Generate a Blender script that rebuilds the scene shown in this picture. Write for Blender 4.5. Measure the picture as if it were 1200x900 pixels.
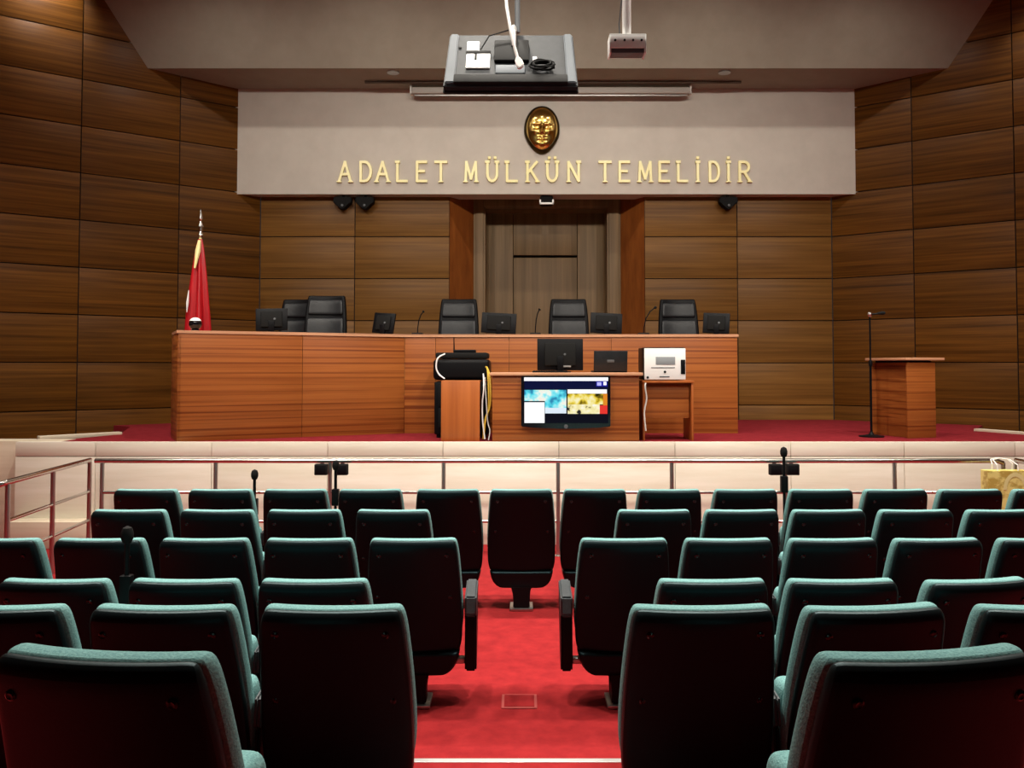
import bpy, bmesh, math, random
from mathutils import Matrix, Vector
random.seed(7)
for o in list(bpy.data.objects): bpy.data.objects.remove(o, do_unlink=True)
S = bpy.context.scene; COL = S.collection
R = math.radians; PI = math.pi

# ---------------------------------------------------------------- camera, world, exposure, light constants
FPX = 1000.0; TH = R(2.0)
cd = bpy.data.cameras.new('camera'); cam = bpy.data.objects.new('camera', cd); COL.objects.link(cam)
cam.location = (0, 0, 1.9); cam.rotation_euler = (PI/2+TH, 0, 0)
cd.sensor_fit = 'HORIZONTAL'; cd.sensor_width = 36; cd.lens = 36*FPX/1200
cd.shift_x = -(611-600)/1200; cd.shift_y = -(450-(430-FPX*math.tan(TH)))/1200
cd.clip_start = .05; S.camera = cam
w = bpy.data.worlds.new('world'); S.world = w; w.use_nodes = True
w.node_tree.nodes['Background'].inputs[0].default_value = (.9, .85, .8, 1)
w.node_tree.nodes['Background'].inputs[1].default_value = .02
S.view_settings.view_transform = 'Standard'; S.view_settings.look = 'None'
S.view_settings.exposure = 0.0; S.view_settings.gamma = 1.0; S.view_settings.use_curve_mapping = False
WARM = (1, .93, .82)
CEIL = 7.6
# rows of recessed ceiling downlights: (Y, watts, cone degrees, [X...])
ROWS = [(10.45, 125, 150, (-4.2, -2.0, .3, 2.6, 4.8)), (7.2, 900, 115, (-5.4, -2.9, -.4, 2.1, 4.6, 7.4)),
        (5.0, 1250, 78, (-3.6, -1.2, 1.2, 3.6))]
STAGE_SPOT = 800

# ---------------------------------------------------------------- helpers
def srgb(r, g, b):
    f = lambda v: (v/12.92 if v <= .04045 else ((v+.055)/1.055)**2.4)
    return (f(r/255), f(g/255), f(b/255), 1)
def mat(name, col, rough=.5, metal=0, spec=.5, emit=None, es=1):
    m = bpy.data.materials.new(name); m.use_nodes = True
    b = m.node_tree.nodes['Principled BSDF']
    b.inputs['Base Color'].default_value = col; b.inputs['Roughness'].default_value = rough
    b.inputs['Metallic'].default_value = metal; b.inputs['Specular IOR Level'].default_value = spec
    if emit: b.inputs['Emission Color'].default_value = emit; b.inputs['Emission Strength'].default_value = es
    return m
def noisy(name, c1, c2, scale=(1, 1, 1), rough=.5, detail=6, nscale=1, bump=0, lo=.3, hi=.7, spec=.5, island=0, c3=None, sc3=None, metal=0):
    """principled with a stretched noise between two colours (object space), optional per-piece tone and a second noise"""
    m = mat(name, c1, rough, metal, spec); nt = m.node_tree; N = nt.nodes; L = nt.links; b = N['Principled BSDF']
    tc = N.new('ShaderNodeTexCoord'); mp = N.new('ShaderNodeMapping'); mp.inputs['Scale'].default_value = scale
    L.new(tc.outputs['Object'], mp.inputs['Vector'])
    src = mp.outputs[0]
    if island:
        ge = N.new('ShaderNodeNewGeometry'); va = N.new('ShaderNodeVectorMath'); va.operation = 'ADD'
        mu = N.new('ShaderNodeMath'); mu.operation = 'MULTIPLY'; mu.inputs[1].default_value = 37.0
        L.new(ge.outputs['Random Per Island'], mu.inputs[0]); L.new(mp.outputs[0], va.inputs[0]); L.new(mu.outputs[0], va.inputs[1]); src = va.outputs[0]
    no = N.new('ShaderNodeTexNoise'); no.inputs['Scale'].default_value = nscale; no.inputs['Detail'].default_value = detail
    no.inputs['Roughness'].default_value = .6
    L.new(src, no.inputs['Vector'])
    rp = N.new('ShaderNodeValToRGB'); rp.color_ramp.elements[0].position = lo; rp.color_ramp.elements[1].position = hi
    rp.color_ramp.elements[0].color = c1; rp.color_ramp.elements[1].color = c2
    L.new(no.outputs['Fac'], rp.inputs[0]); out = rp.outputs[0]
    if c3:
        mp3 = N.new('ShaderNodeMapping'); mp3.inputs['Scale'].default_value = sc3; L.new(tc.outputs['Object'], mp3.inputs['Vector'])
        n3 = N.new('ShaderNodeTexNoise'); n3.inputs['Scale'].default_value = 1; n3.inputs['Detail'].default_value = 3
        L.new(mp3.outputs[0], n3.inputs['Vector'])
        r3 = N.new('ShaderNodeValToRGB'); r3.color_ramp.elements[0].position = .5; r3.color_ramp.elements[1].position = .62
        L.new(n3.outputs['Fac'], r3.inputs[0])
        mx = N.new('ShaderNodeMix'); mx.data_type = 'RGBA'
        L.new(r3.outputs[0], mx.inputs[0]); L.new(out, mx.inputs[6]); mx.inputs[7].default_value = c3; out = mx.outputs[2]
    if island:
        mr = N.new('ShaderNodeMapRange'); mr.inputs[3].default_value = 1-island; mr.inputs[4].default_value = 1+island
        L.new(ge.outputs['Random Per Island'], mr.inputs[0])
        hs = N.new('ShaderNodeHueSaturation'); L.new(mr.outputs[0], hs.inputs['Value']); L.new(out, hs.inputs['Color']); out = hs.outputs[0]
    L.new(out, b.inputs['Base Color'])
    if bump:
        bp = N.new('ShaderNodeBump'); bp.inputs['Strength'].default_value = bump; bp.inputs['Distance'].default_value = .01
        L.new(no.outputs['Fac'], bp.inputs['Height']); L.new(bp.outputs[0], b.inputs['Normal'])
    return m

class MB:
    def __init__(s): s.bm = bmesh.new()
    def add(s, verts, faces, M=None):
        vs = [s.bm.verts.new(M @ Vector(v) if M else v) for v in verts]
        for f in faces:
            try: s.bm.faces.new([vs[i] for i in f])
            except ValueError: pass
        return s
    def box(s, x0, x1, y0, y1, z0, z1, bev=0, M=None, seg=2):
        t = bmesh.new(); bmesh.ops.create_cube(t, size=1)
        for v in t.verts: v.co = Vector(((x0+x1)/2+v.co.x*(x1-x0), (y0+y1)/2+v.co.y*(y1-y0), (z0+z1)/2+v.co.z*(z1-z0)))
        if bev: bmesh.ops.bevel(t, geom=t.edges[:], offset=bev, segments=seg, affect='EDGES', profile=.5, clamp_overlap=True)
        s.merge(t, M); return s
    def merge(s, t, M=None):
        t.verts.index_update()
        s.add([v.co.copy() for v in t.verts], [[v.index for v in f.verts] for f in t.faces], M); t.free()
    def prism(s, pts, z0, z1, axis='z', M=None, bev=0):
        """polygon pts extruded; axis z: (x,y); axis y: (x,z); axis x: (y,z)"""
        n = len(pts)
        def P(p, h): return {'z': (p[0], p[1], h), 'y': (p[0], h, p[1]), 'x': (h, p[0], p[1])}[axis]
        t = bmesh.new(); vs = [t.verts.new(P(p, z0)) for p in pts]+[t.verts.new(P(p, z1)) for p in pts]
        t.faces.new(vs[:n]); t.faces.new(vs[n:][::-1])
        for i in range(n): t.faces.new((vs[i], vs[(i+1) % n], vs[n+(i+1) % n], vs[n+i]))
        if bev: bmesh.ops.bevel(t, geom=t.edges[:], offset=bev, segments=2, affect='EDGES', clamp_overlap=True)
        bmesh.ops.recalc_face_normals(t, faces=t.faces[:])
        s.merge(t, M); return s
    def lathe(s, prof, seg=20, M=None):
        vs = []; fs = []; n = len(prof)
        for k in range(seg):
            a = 2*PI*k/seg
            for r, z in prof: vs.append((r*math.cos(a), r*math.sin(a), z))
        for k in range(seg):
            for i in range(n-1):
                a, b = k*n+i, ((k+1) % seg)*n+i; fs.append((a, b, b+1, a+1))
        fs.append([k*n for k in range(seg)][::-1]); fs.append([k*n+n-1 for k in range(seg)])
        return s.add(vs, fs, M)
    def tube(s, pts, r, seg=10):
        pts = [Vector(p) for p in pts]; n = len(pts); rs = r if isinstance(r, (list, tuple)) else [r]*n
        vs = []; fs = []; ref = None
        for i, p in enumerate(pts):
            d = (pts[min(i+1, n-1)]-pts[max(i-1, 0)]).normalized()
            if ref is None: ref = Vector((0, 0, 1)) if abs(d.z) < .9 else Vector((1, 0, 0))
            u = (ref-d*ref.dot(d)).normalized(); v = d.cross(u); ref = u
            for k in range(seg):
                a = 2*PI*k/seg; vs.append(p+(u*math.cos(a)+v*math.sin(a))*rs[i])
        for i in range(n-1):
            for k in range(seg): fs.append((i*seg+k, i*seg+(k+1) % seg, (i+1)*seg+(k+1) % seg, (i+1)*seg+k))
        fs.append(list(range(seg))[::-1]); fs.append([(n-1)*seg+k for k in range(seg)])
        return s.add(vs, fs)
    def slab(s, us, rows, yf, yb, wrap, ytop=0):
        """closed curved slab: rows = [(z, halfwidth, ycentre)], offsets yb (rear) .. yf (front)"""
        nu, nr = len(us), len(rows); vs = []
        for side, off in ((0, yb), (1, yf)):
            for i, (z, h, y) in enumerate(rows):
                for u in us: vs.append((u*h, y+off+wrap*u*u+(ytop if (side == 0 and i == nr-1) else 0), z))
        g = lambda sd, i, j: sd*nu*nr+i*nu+j; fs = []
        for i in range(nr-1):
            for j in range(nu-1):
                fs.append((g(0, i, j), g(0, i, j+1), g(0, i+1, j+1), g(0, i+1, j))); fs.append((g(1, i, j), g(1, i+1, j), g(1, i+1, j+1), g(1, i, j+1)))
        for i in range(nr-1):
            fs.append((g(0, i, 0), g(0, i+1, 0), g(1, i+1, 0), g(1, i, 0))); fs.append((g(0, i, nu-1), g(1, i, nu-1), g(1, i+1, nu-1), g(0, i+1, nu-1)))
        for j in range(nu-1):
            fs.append((g(0, 0, j), g(1, 0, j), g(1, 0, j+1), g(0, 0, j+1))); fs.append((g(0, nr-1, j), g(0, nr-1, j+1), g(1, nr-1, j+1), g(1, nr-1, j)))
        return s.add(vs, fs)
    def build(s, name, m, parent=None, loc=(0, 0, 0), rz=0, smooth=30, sub=0, rot=None):
        bmesh.ops.recalc_face_normals(s.bm, faces=s.bm.faces[:])
        me = bpy.data.meshes.new(name); s.bm.to_mesh(me); s.bm.free(); me.materials.append(m)
        if smooth:
            me.shade_smooth(); me.set_sharp_from_angle(angle=R(smooth))
        o = bpy.data.objects.new(name, me); COL.objects.link(o)
        o.location = loc; o.rotation_euler = rot if rot else (0, 0, rz)
        if parent: o.parent = parent
        if sub:
            md = o.modifiers.new('subdivision', 'SUBSURF'); md.levels = sub; md.render_levels = sub
        return o
def tag(o, label, cat, group=None):
    o['label'] = label; o['category'] = cat
    if group: o['group'] = group
    return o
def struct(o): o['kind'] = 'structure'; return o
def thing(name, label, cat, loc=(0, 0, 0), rz=0, group=None):
    o = bpy.data.objects.new(name, None); COL.objects.link(o); o.empty_display_size = .1
    o.location = loc; o.rotation_euler = (0, 0, rz); return tag(o, label, cat, group)
def dup(root, loc, rz, label, skip=()):
    r = root.copy(); COL.objects.link(r); r.location = loc; r.rotation_euler = (0, 0, rz); r['label'] = label
    for ch in list(root.children):
        if ch.name.split('.')[0] in skip or ch.get('side') in skip: continue
        c = ch.copy(); COL.objects.link(c); c.parent = r
        for g in list(ch.children):
            d = g.copy(); COL.objects.link(d); d.parent = c
    return r
def T(x, y, z): return Matrix.Translation((x, y, z))
def RX(a): return Matrix.Rotation(a, 4, 'X')
def RY(a): return Matrix.Rotation(a, 4, 'Y')
def RZ(a): return Matrix.Rotation(a, 4, 'Z')

# ---------------------------------------------------------------- materials
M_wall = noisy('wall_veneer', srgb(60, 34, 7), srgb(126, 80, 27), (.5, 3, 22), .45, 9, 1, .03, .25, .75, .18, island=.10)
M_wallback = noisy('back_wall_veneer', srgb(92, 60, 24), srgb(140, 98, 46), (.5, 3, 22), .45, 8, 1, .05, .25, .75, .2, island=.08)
M_red_ven = noisy('reveal_veneer', srgb(116, 60, 22), srgb(148, 84, 34), (3, 3, .6), .45, 6, 3, 0, .3, .7, .35)
M_grey_ven = noisy('door_veneer', srgb(106, 84, 56), srgb(140, 112, 78), (14, 3, .4), .5, 7, 1, 0, .3, .7, .3)
M_backing = mat('joint_dark', srgb(28, 16, 10), .8)
M_bench = noisy('bench_veneer', srgb(134, 70, 28), srgb(176, 104, 48), (.35, 2, 16), .4, 7, 1, .03, .25, .75, .3, c3=srgb(116, 56, 22), sc3=(.12, 1, 26))
M_benchv = noisy('cabinet_veneer', srgb(156, 82, 34), srgb(184, 104, 48), (16, 2, .5), .4, 6, 1, 0, .3, .7, .4)
M_edge = noisy('edge_band', srgb(196, 140, 104), srgb(214, 160, 124), (2, 2, 20), .4, 3)
M_stone = noisy('travertine', srgb(222, 216, 196), srgb(240, 236, 222), (.8, 2, 9), .42, 8, 1, .03, .3, .7, .4, island=.03)
M_stone_plain = noisy('travertine_plain', srgb(206, 190, 166), srgb(226, 212, 190), (.8, 2, 9), .5, 8, 1)
M_joint = mat('stone_joint', srgb(120, 108, 92), .8)
M_carpet = noisy('red_carpet', srgb(126, 24, 28), srgb(150, 34, 36), (3, 3, 3), .95, 10, 3, .25, .3, .7, .15)
M_carpet_st = noisy('stage_carpet', srgb(112, 22, 30), srgb(132, 32, 40), (3, 3, 3), .95, 10, 3, .25, .3, .7, .15)
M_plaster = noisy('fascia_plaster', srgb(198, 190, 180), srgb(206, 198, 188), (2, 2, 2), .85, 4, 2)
M_bulk = noisy('bulkhead_plaster_dimmed', srgb(142, 133, 119), srgb(150, 141, 127), (2, 2, 2), .85, 4, 2)  # white paint like the fascia, with the bulkhead's dim light put into the colour
M_ceil = mat('ceiling_paint', srgb(190, 184, 174), .9)
M_shell = noisy('black_shell_plastic', (.002, .0035, .0045, 1), (.003, .005, .006, 1), (90, 90, 90), .42, 2, 1, .03, spec=.45)
M_shell.node_tree.nodes['Principled BSDF'].inputs['Specular Tint'].default_value = (.28, .55, .62, 1)
M_teal = noisy('teal_upholstery', srgb(94, 140, 141), srgb(134, 182, 180), (160, 160, 160), .9, 3, 1, .3, spec=.2)
M_slate = noisy('slate_plastic', srgb(58, 64, 68), srgb(70, 76, 80), (60, 60, 60), .5, 2)
M_black = mat('black_plastic', (.004, .004, .005, 1), .45, 0, .12)
M_blackm = mat('black_matte', (.006, .006, .006, 1), .8, 0, .2)
M_blackg = mat('black_gloss', (.006, .006, .008, 1), .12)
M_leather = noisy('black_leather', (.008, .009, .011, 1), (.015, .016, .019, 1), (14, 14, 14), .42, 5, 1, .15, spec=.35)
M_chrome = mat('brushed_steel', (.62, .60, .57, 1), .2, 1)
M_steel = mat('satin_steel', (.45, .44, .43, 1), .35, 1)
M_alu = mat('aluminium', (.85, .84, .82, 1), .3, .6)
M_gold = noisy('polished_gold', (.70, .47, .12, 1), (.85, .60, .20, 1), (6, 6, 6), .22, 3, metal=1)
M_goldp = mat('gold_letter', srgb(255, 244, 172), .3)
M_bronze = noisy('dark_bronze', (.05, .035, .015, 1), (.10, .07, .03, 1), (8, 8, 8), .35, 3, metal=1)
M_white = mat('white_plastic', srgb(248, 248, 246), .4)
M_offwhite = mat('off_white_plastic', srgb(214, 212, 206), .45)
M_grey = mat('grey_plastic', srgb(84, 88, 92), .5)
M_tvback = noisy('tv_back_metal', srgb(20, 23, 26), srgb(30, 33, 37), (20, 20, 20), .6, 3, spec=.2)
M_tvrib = mat('tv_rib', srgb(66, 72, 78), .6, 0, .25)
M_flag = noisy('red_satin', srgb(158, 10, 22), srgb(200, 20, 32), (20, 20, 2), .38, 3, spec=.5)
M_yellow = mat('yellow_cable', srgb(214, 176, 60), .5)
M_case = mat('screen_case', srgb(176, 168, 160), .5)
M_dark_slot = mat('slot_dark', srgb(84, 68, 56), .9)
M_bag = noisy('patterned_yellow_paper', srgb(236, 226, 140), srgb(190, 168, 82), (9, 9, 14), .55, 4, 1, 0, .46, .58)
M_lcd = mat('lcd_grey', srgb(150, 156, 160), .3)
M_lens = mat('lamp_lens', (1, 1, 1, 1), .4, emit=(1, .87, .7, 1), es=6)
def emis(name, c, s=1.0): return mat(name, (0, 0, 0, 1), .3, 0, .1, emit=c, es=s)

# ---------------------------------------------------------------- the room
LC = Vector((-4.03, 13.11)); RC = Vector((4.79, 13.11)); LEN = 5.3
LE = LC+Vector((-.8, -.6))*LEN; RE = RC+Vector((.8, -.6))*LEN
PH = .649; Z0 = .015
def panel_wall(name, loc, rz, widths, ztop, sgn, material, x0=0, zs=None):
    mb = MB(); x = x0; g = .007
    for wd in widths:
        z = Z0
        while z < ztop-.02:
            z1 = min(z+PH, ztop); a, b = (0, .03*sgn); mb.box(x+g, x+wd-g, min(a, b), max(a, b), z+g, z1-g, .0015); z += PH
        x += wd
    o = mb.build(name, material, loc=loc, rz=rz); struct(o)
    a, b = .022*sgn, .12*sgn
    bk = MB().box(x0, x, min(a, b), max(a, b), 0, ztop).build('backing', M_backing, o)
    return o
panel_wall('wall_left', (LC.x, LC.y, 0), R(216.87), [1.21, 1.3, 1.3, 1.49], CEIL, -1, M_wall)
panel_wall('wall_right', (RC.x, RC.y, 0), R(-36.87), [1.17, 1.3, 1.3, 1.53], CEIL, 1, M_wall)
panel_wall('wall_back_left', (LC.x, 13.11, 0), 0, [1.46, 1.462], 4.75, 1, M_wallback)
panel_wall('wall_back_right', (1.9, 13.11, 0), 0, [1.43, 1.46], 4.75, 1, M_wallback)
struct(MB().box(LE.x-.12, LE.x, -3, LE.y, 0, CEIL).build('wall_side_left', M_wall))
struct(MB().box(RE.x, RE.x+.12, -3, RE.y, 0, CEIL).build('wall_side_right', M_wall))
struct(MB().box(LE.x, RE.x, -3.12, -3, 0, CEIL).build('wall_rear', M_wall))
# door niche: splayed reveals, grey-brown frame, panelled recess and the door leaf
mb = MB()
mb.prism([(-1.108, 13.11), (-.766, 13.6), (-.766, 13.72), (-1.108, 13.23)], 0, 4.75)
mb.prism([(1.9, 13.11), (1.587, 13.6), (1.587, 13.72), (1.9, 13.23)], 0, 4.75)
struct(mb.build('wall_niche', M_red_ven))
mb = MB()
for a, b in ((-.766, -.575), (1.368, 1.587)):
    mb.box(a, b, 13.58, 13.66, 0, 4.6, .006); mb.box(a+.03, b-.03, 13.555, 13.59, 0, 4.56, .006)
mb.box(-.575, 1.368, 13.58, 13.66, 4.43, 4.62, .006); mb.box(-.6, 1.39, 13.555, 13.59, 4.46, 4.56, .006)
struct(mb.build('trim_1', M_grey_ven))
mb = MB(); mb.box(-.60, -.575, 13.6, 14.1, 0, 4.6); mb.box(1.368, 1.40, 13.6, 14.1, 0, 4.6); mb.box(-.6, 1.4, 13.6, 14.1, 4.43, 4.6)
mb.box(-.60, -.137, 14.0, 14.1, 0, 4.5, .004); mb.box(.925, 1.40, 14.0, 14.1, 0, 4.5, .004); mb.box(-.129, .917, 14.0, 14.1, 3.74, 4.5, .004)
struct(mb.build('wall_recess', M_grey_ven))
dr = struct(MB().box(-.129, .917, 14.012, 14.08, 1.5, 3.70, .006).build('door_1', M_grey_ven))
MB().tube([(.84, 14.0, 2.5), (.84, 13.95, 2.5), (.72, 13.95, 2.5)], .011, 8).build('door_handle', M_steel, dr)
struct(MB().box(-.6, 1.4, 14.1, 14.2, 0, 4.7).build('trim_2', M_backing))
# fascia with the inscription, soffit, sloping bulkhead, ceiling
struct(MB().prism([(12.89, 4.525), (13.3, 4.525), (13.3, 6.3), (12.89, 6.3)], LC.x-.33, RC.x+.33, 'x').build('trim_3', M_plaster))
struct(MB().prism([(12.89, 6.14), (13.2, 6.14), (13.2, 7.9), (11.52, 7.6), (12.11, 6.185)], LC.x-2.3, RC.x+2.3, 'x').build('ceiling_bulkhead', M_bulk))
struct(MB().box(LE.x-.1, RE.x+.1, -3.1, 11.9, CEIL, CEIL+.1).build('ceiling', M_ceil))
struct(MB().box(LC.x-.1, RC.x+.1, 12.9, 14.2, 4.62, 4.7).build('ceiling_niche', M_plaster))
# floors: hall carpet, two seating steps with nosings, stage, judges' platform
struct(MB().box(LE.x, RE.x, -3, 13.4, -.1, 0).build('floor', M_carpet))
STEP = [(3.90, .135), (2.80, .33)]
struct(MB().box(LE.x, RE.x, -3, 3.90, 0, .135).build('floor_step', M_carpet))
struct(MB().box(LE.x, RE.x, -3, 2.80, .135, .33).build('floor_upper_step', M_carpet))
for i, (y, z) in enumerate(STEP):
    mb = MB().box(-.62, .62, y-.012, y+.006, z-.02, z+.004, .001); mb.box(-.62, .62, y-.03, y-.010, z, z+.004, .001)
    struct(mb.build('trim_%d' % (4+i), M_alu))
SZ = 1.09
struct(MB().prism([(-5.2, 9.25), (6.5, 9.25), (6.35, 9.7), (5.77, 10.9), (6.4, 11.88), (4.79, 13.08), (4.79, 13.4), (-4.03, 13.4), (-4.03, 13.08), (-5.65, 11.86), (-5.3, 11.6), (-4.83, 10.3)], 0, SZ).build('floor_stage', M_carpet_st))
struct(MB().prism([(-3.95, 10.0), (-1.6, 11.3), (2.5, 11.15), (2.6, 11.0), (2.62, 13.09), (1.5, 14.0), (-.8, 14.0), (-3.95, 13.09)], SZ, 1.47).build('floor_platform', M_carpet_st))
# stone front of the stage: slabs with open joints over a dark core
mb = MB(); JX = [-5.435, -4.573, -3.327, -2.08, -.843, .403, 1.65, 2.893, 4.11, 5.30, 6.6, 8.25]
for a, b in zip(JX, JX[1:]):
    mb.box(a+.003, b-.003, 9.2, 9.24, 0, .934, .0012); mb.box(a+.003, b-.003, 9.2, 9.26, .942, SZ+.004, .0015)
st = struct(mb.build('wall_stage', M_stone)); MB().box(-5.43, 8.2, 9.225, 9.26, 0, 1.07).build('joint_backing', M_joint, st)
struct(MB().box(LE.x, -5.44, 9.32, 9.62, 0, SZ+.004, .004).build('wall_stair', M_stone_plain))
struct(MB().box(-5.43, -5.0, 9.26, 9.62, 0, SZ+.003, .004).build('trim_6', M_stone_plain))
struct(MB().box(-5.4, -4.5, 8.98, 9.2, 0, .28, .004).build('trim_7', M_stone_plain))
def curb(n, a, b):
    a = Vector(a); b = Vector(b); d = b-a; mb = MB().box(0, d.length, -.05, .05, SZ-.02, SZ+.03, .006)
    struct(mb.build(n, M_stone_plain, loc=(a.x, a.y, 0), rz=math.atan2(d.y, d.x)))
curb('trim_8', (-5.45, 9.66), (-4.83, 10.32)); curb('trim_9', (5.77, 10.86), (6.30, 9.75))

# ---------------------------------------------------------------- ceiling lamps
def downlight(x, y, watts, cone):
    t = thing('ceiling_downlight', 'round recessed downlight in the high ceiling', 'lamp', (x, y, CEIL), 0, 'ceiling downlights')
    MB().lathe([(.13, -.012), (.13, .0), (.105, .0), (.105, -.012)], 24).build('trim_ring', M_alu, t)
    MB().lathe([(.002, -.006), (.10, -.006), (.10, -.002), (.002, -.002)], 24).build('lens', M_lens, t)
    l = bpy.data.lights.new('lamp_light', 'SPOT'); l.energy = watts; l.color = WARM; l.spot_size = R(cone); l.spot_blend = .7; l.shadow_soft_size = .09
    o = bpy.data.objects.new('lamp_light', l); COL.objects.link(o); o.parent = t; o.location = (0, 0, -.03)
for y, wt, cn, xs in ROWS:
    for x in xs: downlight(x, y, wt, cn)
def wallwash(x, y, tx, ty, tz, watts, label, cone=80, soft=.03, group=None):
    t = thing('ceiling_spotlight', label, 'lamp', (x, y, CEIL), 0, group)
    d = Vector((tx-x, ty-y, tz-CEIL+.2)); q = d.to_track_quat('-Z', 'Y')
    MB().tube([(0, 0, 0), (0, 0, -.12)], .015, 8).build('stem', M_black, t)
    c = MB().lathe([(.045, .06), (.05, -.06), (.042, -.06), (.04, .05)], 18).build('lamp_head', M_black, t, (0, 0, -.17)); c.rotation_euler = q.to_euler()
    l = bpy.data.lights.new('lamp_light', 'SPOT'); l.energy = watts; l.color = WARM; l.spot_size = R(cone); l.spot_blend = .8; l.shadow_soft_size = soft
    o = bpy.data.objects.new('lamp_light', l); COL.objects.link(o); o.parent = t; o.location = (0, 0, -.2); o.rotation_euler = q.to_euler()
wallwash(-6.0, 10.7, -6.43, 11.3, 6.75, 150, 'black spotlight lighting the upper wood panels on the left')
wallwash(7.0, 10.5, 7.3, 11.2, 5.8, 110, 'black spotlight lighting the upper wood panels on the right')
for x in (-4.5, -1.5, 2.1, 5.1):
    wallwash(x, 2.0, x*.5+.1, 12, 2.9, STAGE_SPOT, 'black spotlight aimed at the stage from above the seats', 62, .22, 'stage spotlights')

# ---------------------------------------------------------------- inscription
BASE = 4.70; LH = .331; SW = .038; KX = .01287*1.0
def px(x): return (x-611)*.0129
def strokes(ch):
    a, b, t = [], [], 1
    A = [((0, 0), (.5, 1)), ((.5, 1), (1, 0)), ((.2, .36), (.8, .36))]
    arc = lambda cx, cy, rx, ry, a0, a1, n=9: [(cx+rx*math.cos(R(a0+(a1-a0)*i/n)), cy+ry*math.sin(R(a0+(a1-a0)*i/n))) for i in range(n+1)]
    seg = lambda p: list(zip(p, p[1:]))
    D = [((.12, 0), (.12, 1))]+seg([(.12, 1), (.45, 1)]+arc(.45, .5, .5, .5, 90, -90)+[(.12, 0)])
    U = seg([(.08, 1), (.08, .4)]+arc(.5, .4, .42, .4, 180, 360)+[(.92, 1)])
    E = [((.1, 0), (.1, 1)), ((.1, 1), (.95, 1)), ((.1, .52), (.75, .52)), ((.1, 0), (.97, 0))]
    Mm = [((.06, 0), (.12, 1)), ((.12, 1), (.5, .12)), ((.5, .12), (.88, 1)), ((.88, 1), (.94, 0))]
    N = [((.08, 0), (.08, 1)), ((.08, 1), (.92, 0)), ((.92, 0), (.92, 1))]
    K = [((.12, 0), (.12, 1)), ((.12, .42), (.9, 1)), ((.36, .60), (.96, 0))]
    Rr = [((.12, 0), (.12, 1))]+seg([(.12, 1), (.5, 1)]+arc(.5, .74, .40, .26, 90, -90)+[(.12, .48)])+[((.5, .48), (.98, 0))]
    d = {'A': A, 'D': D, 'U': U, 'E': E, 'M': Mm, 'N': N, 'K': K, 'R': Rr, 'L': [((.1, 0), (.1, 1)), ((.1, 0), (.98, 0))],
         'T': [((.02, 1), (.98, 1)), ((.5, 0), (.5, 1))], 'I': [((.5, 0), (.5, 1))]}
    serif = {'A': [(0, 0), (1, 0)], 'D': [], 'T': [(.5, 0)], 'L': [(.1, 1)], 'M': [(.06, 0), (.94, 0)], 'K': [(.12, 0), (.12, 1), (.96, 0)],
             'R': [(.12, 0), (.98, 0)], 'N': [(.08, 0), (.92, 1)], 'I': [(.5, 0), (.5, 1)], 'U': [(.08, 1), (.92, 1)], 'E': []}
    return d[ch], serif[ch]
def letter(ch, x0, x1, dots, label):
    wd = x1-x0; mb = MB(); st, sf = strokes(ch); hx = wd-SW
    P = lambda p: Vector((SW/2+p[0]*hx, SW/2+p[1]*(LH-SW)))
    for si, (p, q) in enumerate(st):
        a, b = P(p), P(q); d = (b-a).normalized(); n = Vector((-d.y, d.x))*SW/2; e = d*SW*.32
        c = [a-e+n, a-e-n, b+e-n, b+e+n]; mb.prism([(v.x, v.y) for v in c], -.034-si*.0005, 0, 'y')
    for p in sf:
        c = P(p); mb.box(c.x-SW*.95, c.x+SW*.95, -.0425, 0, c.y-SW*.5, c.y-SW*.05 if p[1] < .5 else c.y+SW*.5)
    for u in dots:
        c = P((u, 1)); mb.box(c.x-.022, c.x+.022, -.035, 0, LH+.022, LH+.066, .006)
    o = mb.build('inscription_letter', M_goldp, loc=(x0, 12.888, BASE), smooth=0)
    tag(o, label, 'letter', 'gold inscription letters')
WORDS = [('first', [('A', 395, 411.5), ('D', 418.6, 436), ('A', 439, 456), ('L', 462.3, 478), ('E', 485.5, 501.3), ('T', 507.8, 524.7)]),
         ('middle', [('M', 543, 560.3), ('Ü', 568.5, 584.8), ('L', 591.3, 607.5), ('K', 615, 632), ('Ü', 639, 655.5), ('N', 664, 681)]),
         ('last', [('T', 701, 718), ('E', 724, 740), ('M', 747.5, 766), ('E', 771, 787), ('L', 793, 808), ('İ', 814.5, 823), ('D', 830, 845.5), ('İ', 850.5, 859), ('R', 865, 881.5)])]
ORD = ['first', 'second', 'third', 'fourth', 'fifth', 'sixth', 'seventh', 'eighth', 'ninth']
for wn, ls in WORDS:
    for i, (ch, a, b) in enumerate(ls):
        base = {'Ü': 'U', 'İ': 'I'}.get(ch, ch); dots = {'Ü': (.25, .75), 'İ': (.5,)}.get(ch, ())
        letter(base, px(a), px(b), dots, 'gold letter %s, %s letter of the %s word on the fascia' % (ch, ORD[i], wn))

# ---------------------------------------------------------------- gilded face mask
mk = thing('face_mask', 'gilded relief mask of a face above the gold inscription', 'sculpture', (.312, 12.885, 5.50))
def outline(a, s=1):
    x = math.cos(a); z = math.sin(a); wdt = .272*(1 if z > -.1 else 1-.30*(min(1, -z-.1))**1.6)
    return (x*wdt*s*(abs(x)**-.06 if x else 1), z*.372*s)
mb = MB(); n = 40; vs = []; fs = []
rings = [(1, 0), (1, -.02), (.95, -.05), (.86, -.065), (.72, -.06)]
for s_, y in rings:
    for k in range(n):
        x, z = outline(2*PI*k/n, s_); vs.append((x, y, z))
for i in range(len(rings)-1):
    for k in range(n): fs.append((i*n+k, i*n+(k+1) % n, (i+1)*n+(k+1) % n, (i+1)*n+k))
fs.append([(len(rings)-1)*n+k for k in range(n)])
mb.add(vs, fs); mb.build('surround', M_bronze, mk, smooth=50)
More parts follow.
